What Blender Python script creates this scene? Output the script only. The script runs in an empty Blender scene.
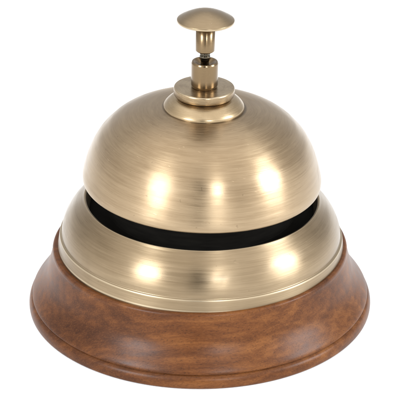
import bpy, bmesh, math, random
from mathutils import Vector, Matrix

scene = bpy.context.scene
S = 0.05                       # metres per unit of base radius

# ------------------------------------------------------------------ camera
ELEV, DIST, FPX, ROLL, TX, TZ = 0.460034, 10.0, 1737.2, 0.0, 0.0, 0.6495
cam_data = bpy.data.cameras.new('camera')
cam = bpy.data.objects.new('camera', cam_data)
scene.collection.objects.link(cam)
fw = Vector((0, math.cos(ELEV), -math.sin(ELEV)))
rt0 = Vector((1, 0, 0)); up0 = Vector((0, math.sin(ELEV), math.cos(ELEV)))
rt = rt0 * math.cos(ROLL) + up0 * math.sin(ROLL)
up = up0 * math.cos(ROLL) - rt0 * math.sin(ROLL)
loc = Vector((TX, -DIST * math.cos(ELEV), TZ + DIST * math.sin(ELEV))) * S
m = Matrix(((rt.x, up.x, -fw.x, loc.x), (rt.y, up.y, -fw.y, loc.y), (rt.z, up.z, -fw.z, loc.z), (0, 0, 0, 1)))
cam.matrix_world = m
cam_data.sensor_width = 36.0
cam_data.lens = FPX / 400.0 * 36.0
cam_data.clip_start = 0.01
cam_data.clip_end = 100.0
scene.camera = cam

WORLD = 2.25
# ------------------------------------------------------------------ world: the white studio round the bell
world = bpy.data.worlds.new('World'); scene.world = world; world.use_nodes = True
wn = world.node_tree.nodes; wl = world.node_tree.links
wn.clear()
wo = wn.new('ShaderNodeOutputWorld'); bg = wn.new('ShaderNodeBackground')
tc = wn.new('ShaderNodeTexCoord'); sx = wn.new('ShaderNodeSeparateXYZ')
wl.new(tc.outputs['Generated'], sx.inputs[0])
def wmath(op, a, b=None, clamp=False):
    n = wn.new('ShaderNodeMath'); n.operation = op; n.use_clamp = clamp
    for i, v in enumerate((a, b)):
        if v is None: continue
        if isinstance(v, (int, float)): n.inputs[i].default_value = v
        else: wl.new(v, n.inputs[i])
    return n.outputs[0]
def wramp(fac, stops):
    r = wn.new('ShaderNodeValToRGB'); r.color_ramp.interpolation = 'EASE'
    el = r.color_ramp.elements
    while len(el) > 1: el.remove(el[0])
    el[0].position = stops[0][0]; el[0].color = (*[stops[0][1]] * 3, 1)
    for p, v in stops[1:]:
        e = el.new(p); e.color = (*[v] * 3, 1)
    wl.new(fac, r.inputs[0]); return r.outputs[0]
az = wmath('ARCTAN2', sx.outputs['X'], wmath('MULTIPLY', sx.outputs['Y'], -1.0))     # 0 = towards the photographer
azf = wmath('ADD', wmath('MULTIPLY', az, 1 / (2 * math.pi)), 0.5)
# studio surround, levels shaped for the reflections: darker gap where the photographer stands, brighter bands towards the lamps, dimmed at the back
slit = wramp(azf, [(0.0, 0.36), (0.15, 0.40), (0.22, 0.55), (0.30, 0.76), (0.375, 0.96), (0.43, 0.78), (0.468, 0.68), (0.486, 0.08), (0.513, 0.08), (0.526, 0.92), (0.552, 0.98), (0.578, 0.68), (0.61, 0.70), (0.66, 0.84), (0.71, 0.92), (0.78, 0.57), (0.85, 0.40), (1.0, 0.36)])
high = wramp(sx.outputs['Z'], [(0.0, 1.0), (0.55, 1.0), (0.9, 1.0), (1.0, 1.0)])
over = wramp(sx.outputs['Z'], [(0.0, 0.0), (0.55, 0.0), (0.92, 1.0)])       # the ceiling of the tent closes over the gap
slit = wmath('ADD', wmath('MULTIPLY', slit, wmath('SUBTRACT', 1.0, over)), wmath('MULTIPLY', over, 0.92))
st = wmath('MULTIPLY', slit, high)
wl.new(wmath('MULTIPLY', st, WORLD), bg.inputs['Strength'])
bg.inputs['Color'].default_value = (1.0, 0.99, 0.98, 1)
wl.new(bg.outputs[0], wo.inputs[0])

# ------------------------------------------------------------------ studio lamps
def softbox(name, direction, dist, size, power, color=(0.87, 0.935, 1.0)):
    ld = bpy.data.lights.new(name, 'AREA'); ld.shape = 'DISK'; ld.size = size; ld.energy = power; ld.color = color
    lo = bpy.data.objects.new(name, ld); scene.collection.objects.link(lo)
    d = Vector(direction).normalized()
    tgt = Vector((0, 0, 0.8 * S))
    lo.location = tgt + d * dist
    lo.rotation_euler = d.to_track_quat('Z', 'Y').to_euler()
    return lo
def aim(az, el):
    az, el = math.radians(az), math.radians(el)
    return (math.sin(az) * math.cos(el), -math.cos(az) * math.cos(el), math.sin(el))
LIGHTS = [
    ('softbox_lamp', aim(-44, 27), 1.2, 0.40, 10.5),
    ('softbox_lamp', aim(75, 24), 1.2, 0.46, 11.5),
    ('small_lamp', aim(16.2, 27), 1.2, 0.07, 4.0),
]
for a in LIGHTS: softbox(*a)

scene.view_settings.view_transform = 'Standard'
scene.view_settings.look = 'None'
scene.view_settings.gamma = 1.0
scene.view_settings.exposure = 0.0
scene.view_settings.use_curve_mapping = False
scene.render.engine = 'CYCLES'
scene.cycles.max_bounces = 10
scene.cycles.glossy_bounces = 8

# ------------------------------------------------------------------ node helpers
class Mat:
    def __init__(self, name):
        self.m = bpy.data.materials.new(name); self.m.use_nodes = True
        self.t = self.m.node_tree; self.n = self.t.nodes; self.l = self.t.links
        self.n.clear()
        self.out = self.n.new('ShaderNodeOutputMaterial')
        self.b = self.n.new('ShaderNodeBsdfPrincipled')
        self.l.new(self.b.outputs[0], self.out.inputs['Surface'])
        self.tc = self.n.new('ShaderNodeTexCoord')
        self.sep = self.n.new('ShaderNodeSeparateXYZ'); self.l.new(self.tc.outputs['Object'], self.sep.inputs[0])
    def put(self, sock, v):
        if isinstance(v, (int, float)): sock.default_value = v
        elif isinstance(v, (tuple, list)): sock.default_value = v if len(v) != 3 or sock.type == 'VECTOR' else (*v, 1)
        else: self.l.new(v, sock)
    def math(self, op, a, b=None, c=None, clamp=False):
        n = self.n.new('ShaderNodeMath'); n.operation = op; n.use_clamp = clamp
        for i, v in enumerate((a, b, c)):
            if v is not None: self.put(n.inputs[i], v)
        return n.outputs[0]
    def vec(self, x, y, z):
        n = self.n.new('ShaderNodeCombineXYZ')
        for i, v in enumerate((x, y, z)): self.put(n.inputs[i], v)
        return n.outputs[0]
    def noise(self, v, scale, detail=3, rough=0.55, dist=0.0):
        n = self.n.new('ShaderNodeTexNoise'); self.put(n.inputs['Vector'], v)
        n.inputs['Scale'].default_value = scale; n.inputs['Detail'].default_value = detail
        n.inputs['Roughness'].default_value = rough; n.inputs['Distortion'].default_value = dist
        return n.outputs['Fac']
    def ramp(self, f, stops, interp='LINEAR'):
        r = self.n.new('ShaderNodeValToRGB'); r.color_ramp.interpolation = interp
        el = r.color_ramp.elements
        while len(el) > 1: el.remove(el[0])
        def col(c): return (*c, 1) if isinstance(c, tuple) else (c, c, c, 1)
        el[0].position = stops[0][0]; el[0].color = col(stops[0][1])
        for p, c in stops[1:]:
            e = el.new(p); e.color = col(c)
        self.l.new(f, r.inputs[0]); return r.outputs[0]
    def mix(self, f, a, b, blend='MIX'):
        n = self.n.new('ShaderNodeMix'); n.data_type = 'RGBA'; n.blend_type = blend
        self.put(n.inputs[0], f); self.put(n.inputs[6], a); self.put(n.inputs[7], b)
        return n.outputs[2]
    def bump(self, h, strength, dist):
        n = self.n.new('ShaderNodeBump'); n.inputs['Strength'].default_value = strength; n.inputs['Distance'].default_value = dist
        self.put(n.inputs['Height'], h); return n.outputs[0]
    def turned(self):
        """angle round the axis (seam at the back), radius and height in base-radius units"""
        x, y, z = self.sep.outputs
        ang = self.math('ARCTAN2', x, self.math('MULTIPLY', y, -1.0))
        rad = self.math('SQRT', self.math('ADD', self.math('MULTIPLY', x, x), self.math('MULTIPLY', y, y)))
        return ang, self.math('DIVIDE', rad, S), self.math('DIVIDE', z, S)

def brass(name, base, dark, rough=0.27, brush=1.0, wear=0.0, aniso=0.45, tilt=0.0, streak=0.0, edges=(), seam_shade=None):
    M = Mat(name)
    ang, rad, z = M.turned()
    if tilt:      # polishing strokes that climb a little round the dome
        zz = M.math('ADD', z, M.math('MULTIPLY', M.math('SINE', M.math('ADD', ang, 0.9)), tilt))
    else: zz = z
    fine = M.noise(M.vec(M.math('MULTIPLY', ang, 3.0), M.math('MULTIPLY', rad, 150.0), M.math('MULTIPLY', zz, 150.0)), 1.0, 4, 0.65)
    mid = M.noise(M.vec(M.math('MULTIPLY', ang, 1.6), M.math('MULTIPLY', rad, 34.0), M.math('MULTIPLY', zz, 34.0)), 1.0, 3, 0.6)
    blot = M.noise(M.tc.outputs['Object'], 70.0, 4, 0.55, 0.4)
    cloud = M.noise(M.tc.outputs['Object'], 22.0, 2, 0.5)
    # patina: brushed lines and soft clouds of darker bronze
    f = M.math('ADD', M.math('MULTIPLY', mid, 0.42 * brush), M.math('MULTIPLY', fine, 0.58 * brush))
    f = M.math('ADD', f, M.math('MULTIPLY', M.math('SUBTRACT', blot, 0.5), 0.35))
    f = M.math('ADD', f, M.math('MULTIPLY', M.math('SUBTRACT', cloud, 0.5), 0.45))
    col = M.mix(M.ramp(f, [(0.30, 0.0), (0.68, 1.0)]), dark, base)
    if streak:    # upright reflection streaks painted along the post and stem
        st = M.noise(M.vec(M.math('MULTIPLY', ang, 6.5), M.math('MULTIPLY', z, 3.5), 0.0), 1.0, 5, 0.7)
        col = M.mix(M.math('MULTIPLY', M.ramp(st, [(0.46, 0.0), (0.56, 1.0)]), streak), col, dark)
    for ez, ew in edges:    # brighter bands along the arrises
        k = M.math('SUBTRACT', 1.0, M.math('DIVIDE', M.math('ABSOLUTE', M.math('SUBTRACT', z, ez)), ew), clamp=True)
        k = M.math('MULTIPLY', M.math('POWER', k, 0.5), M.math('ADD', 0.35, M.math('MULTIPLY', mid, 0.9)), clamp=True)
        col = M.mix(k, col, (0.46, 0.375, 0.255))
    if seam_shade:      # shade of the gap painted dark round a seam
        k = M.math('SUBTRACT', 1.0, M.math('DIVIDE', M.math('ABSOLUTE', M.math('SUBTRACT', rad, seam_shade[0])), seam_shade[1]), clamp=True)
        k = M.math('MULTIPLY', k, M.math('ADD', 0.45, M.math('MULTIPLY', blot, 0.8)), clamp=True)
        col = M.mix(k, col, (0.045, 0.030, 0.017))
    # tiny specks and dings
    sp = M.noise(M.tc.outputs['Object'], 900.0, 1, 0.4)
    spd = M.ramp(sp, [(0.775, 0.0), (0.80, 1.0)])
    col = M.mix(M.math('MULTIPLY', spd, 0.28), col, (0.10, 0.065, 0.035))
    # stray scratches at odd angles
    n1 = M.noise(M.vec(M.math('MULTIPLY', ang, 9.0), M.math('ADD', M.math('MULTIPLY', z, 120.0), M.math('MULTIPLY', ang, 14.0)), M.math('MULTIPLY', rad, 60.0)), 1.0, 2, 0.5)
    scr = M.ramp(n1, [(0.725, 0.0), (0.755, 1.0)])
    col = M.mix(M.math('MULTIPLY', scr, 0.25), col, (min(1, base[0] * 1.5), min(1, base[1] * 1.5), min(1, base[2] * 1.6)))
    if wear:
        w = M.noise(M.tc.outputs['Object'], 420.0, 3, 0.6)
        col = M.mix(M.math('MULTIPLY', M.ramp(w, [(0.52, 0.0), (0.66, 1.0)]), wear), col, (0.16, 0.105, 0.055))
    M.put(M.b.inputs['Base Color'], col)
    M.b.inputs['Metallic'].default_value = 1.0
    r = M.math('ADD', M.math('MULTIPLY', M.math('SUBTRACT', fine, 0.5), 0.22), rough)
    smudge = M.noise(M.tc.outputs['Object'], 38.0, 3, 0.6, 1.2)
    r = M.math('ADD', r, M.math('MULTIPLY', M.math('SUBTRACT', blot, 0.5), 0.16))
    r = M.math('ADD', r, M.ramp(smudge, [(0.52, 0.0), (0.66, 0.09)]))
    M.put(M.b.inputs['Roughness'], r)
    M.b.inputs['Coat Weight'].default_value = 0.2     # clear lacquer over the aged metal
    M.b.inputs['Coat Roughness'].default_value = 0.24
    M.b.inputs['Coat IOR'].default_value = 1.45
    M.b.inputs['Anisotropic'].default_value = aniso
    M.b.inputs['Anisotropic Rotation'].default_value = 0.25
    tg = M.n.new('ShaderNodeTangent'); tg.direction_type = 'RADIAL'; tg.axis = 'Z'
    M.l.new(tg.outputs[0], M.b.inputs['Tangent'])
    h = M.math('ADD', M.math('MULTIPLY', fine, 0.65 * brush), M.math('MULTIPLY', mid, 0.3 * brush))
    h = M.math('ADD', h, M.math('MULTIPLY', scr, 0.25))
    if wear: h = M.math('ADD', h, M.math('MULTIPLY', M.noise(M.tc.outputs['Object'], 330.0, 2, 0.5), 2.5 * wear))
    M.put(M.b.inputs['Normal'], M.bump(h, 0.30, 0.00009))
    return M.m

def gap_shade():
    M = Mat('gap_shade_black')  # near-black colour stands in for the shade inside the gap
    ang, rad, z = M.turned()
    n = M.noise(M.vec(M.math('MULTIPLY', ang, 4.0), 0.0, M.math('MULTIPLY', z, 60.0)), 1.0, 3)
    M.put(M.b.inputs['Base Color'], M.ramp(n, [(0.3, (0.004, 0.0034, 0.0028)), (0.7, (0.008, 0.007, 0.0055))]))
    M.b.inputs['Metallic'].default_value = 0.0
    M.b.inputs['Roughness'].default_value = 0.7
    M.b.inputs['Specular IOR Level'].default_value = 0.05
    return M.m

def wood():
    M = Mat('turned_hardwood')
    x, y, z = M.sep.outputs
    # grain runs along x, a little tilted, with slow wander
    gx = M.math('MULTIPLY', x, 1.0)
    warp = M.noise(M.vec(M.math('MULTIPLY', x, 16.0), M.math('MULTIPLY', y, 30.0), M.math('MULTIPLY', z, 30.0)), 1.0, 2)
    zt = M.math('ADD', z, M.math('ADD', M.math('MULTIPLY', x, -0.13), M.math('MULTIPLY', warp, 0.012)))
    broad = M.noise(M.vec(M.math('MULTIPLY', gx, 14.0), M.math('MULTIPLY', y, 75.0), M.math('MULTIPLY', zt, 130.0)), 1.0, 3, 0.55, 0.3)
    streak = M.noise(M.vec(M.math('MULTIPLY', gx, 45.0), M.math('MULTIPLY', y, 420.0), M.math('MULTIPLY', zt, 620.0)), 1.0, 3, 0.6)
    pores = M.noise(M.vec(M.math('MULTIPLY', gx, 1500.0), M.math('MULTIPLY', y, 3200.0), M.math('MULTIPLY', zt, 3200.0)), 1.0, 2, 0.6)
    fleck = M.noise(M.vec(M.math('MULTIPLY', gx, 1100.0), M.math('MULTIPLY', y, 3000.0), M.math('MULTIPLY', zt, 3000.0)), 1.0, 2, 0.5)
    figure = M.noise(M.vec(M.math('MULTIPLY', gx, 17.0), M.math('MULTIPLY', y, 34.0), M.math('MULTIPLY', zt, 60.0)), 1.0, 2, 0.5, 0.6)
    # growth rings round a pith below and behind the block: arcs on the flared face
    px = M.math('ADD', M.math('MULTIPLY', x, 0.35), M.math('MULTIPLY', warp, 0.010))
    ry = M.math('ADD', y, -0.02); rz = M.math('ADD', zt, 0.055)
    rr = M.math('ADD', M.math('SQRT', M.math('ADD', M.math('MULTIPLY', ry, ry), M.math('MULTIPLY', rz, rz))), px)
    ringn = M.noise(M.vec(M.math('MULTIPLY', rr, 190.0), 0.0, 0.0), 1.0, 3, 0.55)
    f = M.math('ADD', M.math('MULTIPLY', broad, 0.26), M.math('MULTIPLY', streak, 0.32))
    f = M.math('ADD', f, M.math('ADD', M.math('MULTIPLY', ringn, 0.22), M.math('MULTIPLY', figure, 0.20)))
    col = M.ramp(f, [(0.35, (0.030, 0.0085, 0.0021)), (0.45, (0.054, 0.0165, 0.0039)), (0.53, (0.085, 0.0272, 0.0062)), (0.63, (0.142, 0.051, 0.0122))])
    pd = M.ramp(pores, [(0.56, 0.0), (0.70, 1.0)])
    col = M.mix(M.math('MULTIPLY', pd, 0.5), col, (0.014, 0.0048, 0.0018))
    # fine mottling of the grain
    col = M.mix(M.ramp(fleck, [(0.32, 0.16), (0.50, 0.0)]), col, (0.026, 0.0080, 0.0024))
    col = M.mix(M.ramp(fleck, [(0.50, 0.0), (0.68, 0.16)]), col, (0.165, 0.064, 0.0190))
    M.put(M.b.inputs['Base Color'], col)
    M.put(M.b.inputs['Roughness'], M.math('ADD', 0.265, M.math('MULTIPLY', streak, 0.14)))
    M.b.inputs['Specular IOR Level'].default_value = 0.16
    h = M.math('SUBTRACT', M.math('MULTIPLY', streak, 0.4), M.math('MULTIPLY', pd, 0.8))
    M.put(M.b.inputs['Normal'], M.bump(h, 0.12, 0.00006))
    return M.m

def paper():
    M = Mat('white_paper')
    n = M.noise(M.tc.outputs['Object'], 400.0, 3)
    M.put(M.b.inputs['Base Color'], M.ramp(n, [(0.3, (0.86, 0.86, 0.86)), (0.7, (0.88, 0.88, 0.88))]))
    M.b.inputs['Roughness'].default_value = 0.9
    M.b.inputs['Specular IOR Level'].default_value = 0.1
    return M.m

# ------------------------------------------------------------------ turned shapes
def spline(pts, n=8):
    """Catmull-Rom through the points"""
    out = []
    P = [Vector(p) for p in pts]
    for i in range(len(P) - 1):
        p0 = P[i - 1] if i else P[0] * 2 - P[1]
        p1, p2 = P[i], P[i + 1]
        p3 = P[i + 2] if i + 2 < len(P) else p2 * 2 - p1
        for k in range(n):
            t = k / n
            out.append(tuple(0.5 * ((2 * p1) + (p2 - p0) * t + (2 * p0 - 5 * p1 + 4 * p2 - p3) * t * t + (3 * p1 - p0 - 3 * p2 + p3) * t ** 3)))
    out.append(tuple(P[-1]))
    return out

def rounded(pts, n=5):
    """polyline of (r, z) or (r, z, fillet): fillets its corners"""
    out = []
    for i, p in enumerate(pts):
        fr = p[2] if len(p) > 2 else 0
        q = Vector(p[:2])
        if not fr or i in (0, len(pts) - 1): out.append(tuple(q)); continue
        a = Vector(pts[i - 1][:2]) - q; b = Vector(pts[i + 1][:2]) - q
        k = min(fr, a.length * 0.48, b.length * 0.48)
        a = q + a.normalized() * k; b = q + b.normalized() * k
        for j in range(n + 1):
            t = j / n
            out.append(tuple(a * (1 - t) ** 2 + q * 2 * t * (1 - t) + b * t * t))
    return out

def lathe(name, prof, mat, parent, seg=256, center=(0, 0), wobble=0.0, seed=0):
    bm = bmesh.new(); rings = []
    rnd = random.Random(seed)
    ph = [(rnd.uniform(0, 6.28), rnd.uniform(0.4, 1)) for _ in range(9)]
    for r, z in prof:
        if r < 1e-5:
            rings.append([bm.verts.new((center[0] * S, center[1] * S, z * S))]); continue
        ring = []
        for k in range(seg):
            a = 2 * math.pi * k / seg
            w = sum(am * math.sin((j + 2) * a + p + z * 9) for j, (p, am) in enumerate(ph)) * wobble / 3 if wobble else 0
            rr = r * (1 + w)
            ring.append(bm.verts.new(((center[0] + rr * math.cos(a)) * S, (center[1] + rr * math.sin(a)) * S, z * S)))
        rings.append(ring)
    for A, B in zip(rings[:-1], rings[1:]):
        for k in range(seg):
            k2 = (k + 1) % seg
            if len(A) == 1 and len(B) == 1: continue
            if len(A) == 1: bm.faces.new((A[0], B[k2], B[k]))
            elif len(B) == 1: bm.faces.new((A[k], A[k2], B[0]))
            else: bm.faces.new((A[k], A[k2], B[k2], B[k]))
    bmesh.ops.recalc_face_normals(bm, faces=bm.faces[:])
    me = bpy.data.meshes.new(name); bm.to_mesh(me); bm.free()
    for p in me.polygons: p.use_smooth = True
    me.materials.append(mat)
    o = bpy.data.objects.new(name, me); scene.collection.objects.link(o)
    if parent: o.parent = parent
    return o

# ------------------------------------------------------------------ setting: the white sheet it stands on
bm = bmesh.new()
bmesh.ops.create_grid(bm, x_segments=8, y_segments=8, size=2.0)
me = bpy.data.meshes.new('white_surface'); bm.to_mesh(me); bm.free()
me.materials.append(paper())
surf = bpy.data.objects.new('white_surface', me); scene.collection.objects.link(surf)
surf['kind'] = 'structure'

# ------------------------------------------------------------------ the bell
M_dome = brass('brushed_antique_brass', (0.355, 0.265, 0.163), (0.245, 0.174, 0.101), rough=0.325, aniso=0.78, tilt=0.03, edges=[(0.7825, 0.004)], seam_shade=(0.2285, 0.014))
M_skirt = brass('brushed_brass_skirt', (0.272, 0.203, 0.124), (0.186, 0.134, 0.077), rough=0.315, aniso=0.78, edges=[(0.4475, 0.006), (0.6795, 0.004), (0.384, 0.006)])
M_flange = brass('polished_brass_flange', (0.440, 0.338, 0.212), (0.320, 0.237, 0.138), rough=0.28, brush=0.8, wear=0.10, aniso=0.3)
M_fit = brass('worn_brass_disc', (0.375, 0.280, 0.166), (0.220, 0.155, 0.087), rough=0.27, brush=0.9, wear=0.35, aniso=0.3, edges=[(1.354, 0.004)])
M_post = brass('worn_brass_post', (0.330, 0.243, 0.140), (0.155, 0.105, 0.055), rough=0.22, brush=0.4, wear=0.3, aniso=0.6, streak=0.85)
M_pin = brass('tarnished_pin', (0.30, 0.26, 0.205), (0.07, 0.058, 0.04), rough=0.25, brush=0.5, wear=0.3, aniso=0.0)
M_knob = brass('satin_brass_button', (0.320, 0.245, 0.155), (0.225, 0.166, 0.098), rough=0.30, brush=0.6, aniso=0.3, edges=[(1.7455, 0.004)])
M_dark = gap_shade(); M_wood = wood()

bell = bpy.data.objects.new('service_bell', None); scene.collection.objects.link(bell)
bell.empty_display_size = 0.02
bell['label'] = 'antique brass reception desk bell with push button on a turned wooden base'
bell['category'] = 'desk bell'

# the brass work leans a degree to the right of the base, the dome a touch more
def lean(o, extra=0.0):
    def rot(a, piv): return Matrix.Translation((0, 0, piv * S)) @ Matrix.Rotation(a, 4, 'Y') @ Matrix.Translation((0, 0, -piv * S))
    o.matrix_local = Matrix.Translation((0.005 * S, 0, 0)) @ rot(0.0195, 0.38) @ rot(extra, 0.95)
    return o

# wooden base: bead foot, groove, sweeping cove, rounded top lip
wp = [(0.0, 0.0), (0.985, 0.0), (0.995, 0.0015)]
wp += spline([(0.995, 0.0015), (1.002, 0.009), (1.004, 0.021), (1.003, 0.037), (0.998, 0.053), (0.991, 0.0640), (0.983, 0.0710)], 6)[1:]
wp += rounded([(0.983, 0.0710), (0.9755, 0.0750, 0.002), (0.984, 0.0830, 0.005), (0.9825, 0.0895)], 5)[1:]
wp += spline([(0.9825, 0.0895), (0.977, 0.0995), (0.965, 0.1165), (0.943, 0.1450), (0.918, 0.180), (0.896, 0.220), (0.881, 0.260), (0.869, 0.300), (0.860, 0.335), (0.857, 0.352)], 6)[1:]
wp += spline([(0.857, 0.352), (0.856, 0.366), (0.851, 0.377), (0.842, 0.382), (0.832, 0.382)], 5)[1:]
wp += [(0.80, 0.381), (0.0, 0.381)]
lathe('wooden_base', wp, M_wood, bell, 320, center=(-0.001, 0))

# brass skirt: flared foot band, small step, swelling wall up to a thin rim
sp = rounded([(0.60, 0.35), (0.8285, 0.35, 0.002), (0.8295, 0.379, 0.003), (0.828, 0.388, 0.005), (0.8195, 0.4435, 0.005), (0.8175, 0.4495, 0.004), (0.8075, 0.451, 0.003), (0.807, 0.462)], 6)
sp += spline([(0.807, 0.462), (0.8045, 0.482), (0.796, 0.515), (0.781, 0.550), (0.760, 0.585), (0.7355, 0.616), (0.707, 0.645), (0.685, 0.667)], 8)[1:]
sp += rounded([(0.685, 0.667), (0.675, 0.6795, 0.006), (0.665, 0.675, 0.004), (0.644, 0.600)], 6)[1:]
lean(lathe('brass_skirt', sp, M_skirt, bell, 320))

# dark well and collar inside the gap
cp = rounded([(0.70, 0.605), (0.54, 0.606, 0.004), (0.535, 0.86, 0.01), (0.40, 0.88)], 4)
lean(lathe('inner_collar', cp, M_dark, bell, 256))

# dome: a hollow shell
outer = [(0.670, 0.779), (0.6765, 0.782), (0.681, 0.792), (0.681, 0.815), (0.677, 0.838), (0.671, 0.862), (0.661, 0.898), (0.648, 0.935), (0.632, 0.975), (0.612, 1.014), (0.587, 1.054), (0.553, 1.093), (0.513, 1.132), (0.457, 1.169), (0.385, 1.199), (0.30, 1.2195), (0.20, 1.231), (0.10, 1.235), (0.0, 1.236)]
inner = [(0.0, 1.218), (0.20, 1.212), (0.37, 1.182), (0.49, 1.12), (0.565, 1.045), (0.62, 0.94), (0.655, 0.83), (0.664, 0.785)]
dp = spline(inner, 6) + spline([(0.664, 0.784), (0.6655, 0.7795), (0.670, 0.779)], 4)[1:] + spline(outer, 8)[1:]
dp = [(r, z + 0.003) for r, z in dp]
lean(lathe('bell_dome', dp, M_dome, bell, 320), 0.013)

# washer: domed flange under a thick disc
fp = rounded([(0.0, 1.20), (0.2255, 1.20), (0.2285, 1.236, 0.006), (0.2255, 1.247)], 5)
fp += spline([(0.2255, 1.247), (0.217, 1.258), (0.203, 1.272), (0.184, 1.285), (0.160, 1.296)], 6)[1:]
fp += [(0.150, 1.3035), (0.0, 1.3035)]
lean(lathe('dome_flange', fp, M_flange, bell, 192, wobble=0.0022, seed=3))
kp = rounded([(0.0, 1.3045), (0.160, 1.3045, 0.004), (0.1705, 1.312, 0.006), (0.1715, 1.350, 0.005), (0.166, 1.3565, 0.004), (0.0, 1.358)], 5)
lean(lathe('clamp_disc', kp, M_fit, bell, 192, wobble=0.0022, seed=5))

# post: chamfered sleeve with a bored top
pp = rounded([(0.0, 1.357), (0.0705, 1.357), (0.0725, 1.364, 0.003), (0.0755, 1.372, 0.003), (0.0755, 1.499, 0.003), (0.0705, 1.509, 0.002), (0.060, 1.510, 0.002), (0.034, 1.490, 0.003), (0.0, 1.488)], 4)
lean(lathe('post', pp, M_post, bell, 128, wobble=0.001, seed=8))

# plunger: pin, stem and mushroom button
pin = rounded([(0.0, 1.487), (0.023, 1.487), (0.023, 1.526, 0.003), (0.030, 1.533, 0.002), (0.030, 1.541, 0.002), (0.024, 1.546, 0.002), (0.030, 1.551, 0.002), (0.030, 1.559, 0.002), (0.023, 1.564, 0.002), (0.023, 1.573), (0.0, 1.573)], 3)
stem = rounded([(0.0, 1.569), (0.049, 1.569, 0.002), (0.0535, 1.5735, 0.002), (0.0535, 1.735), (0.0, 1.735)], 4)
plunger = lean(lathe('plunger', stem, M_post, bell, 96, wobble=0.001, seed=12))
lathe('pin', pin, M_pin, plunger, 64)
cap = rounded([(0.0, 1.712), (0.06, 1.713), (0.13, 1.733), (0.157, 1.7405, 0.002), (0.1592, 1.743, 0.002), (0.1587, 1.7535, 0.002), (0.150, 1.7600)], 4)
cap += spline([(0.150, 1.7600), (0.125, 1.774), (0.095, 1.788), (0.062, 1.799), (0.030, 1.8055), (0.0, 1.807)], 6)[1:]
lathe('push_button', cap, M_knob, plunger, 160)
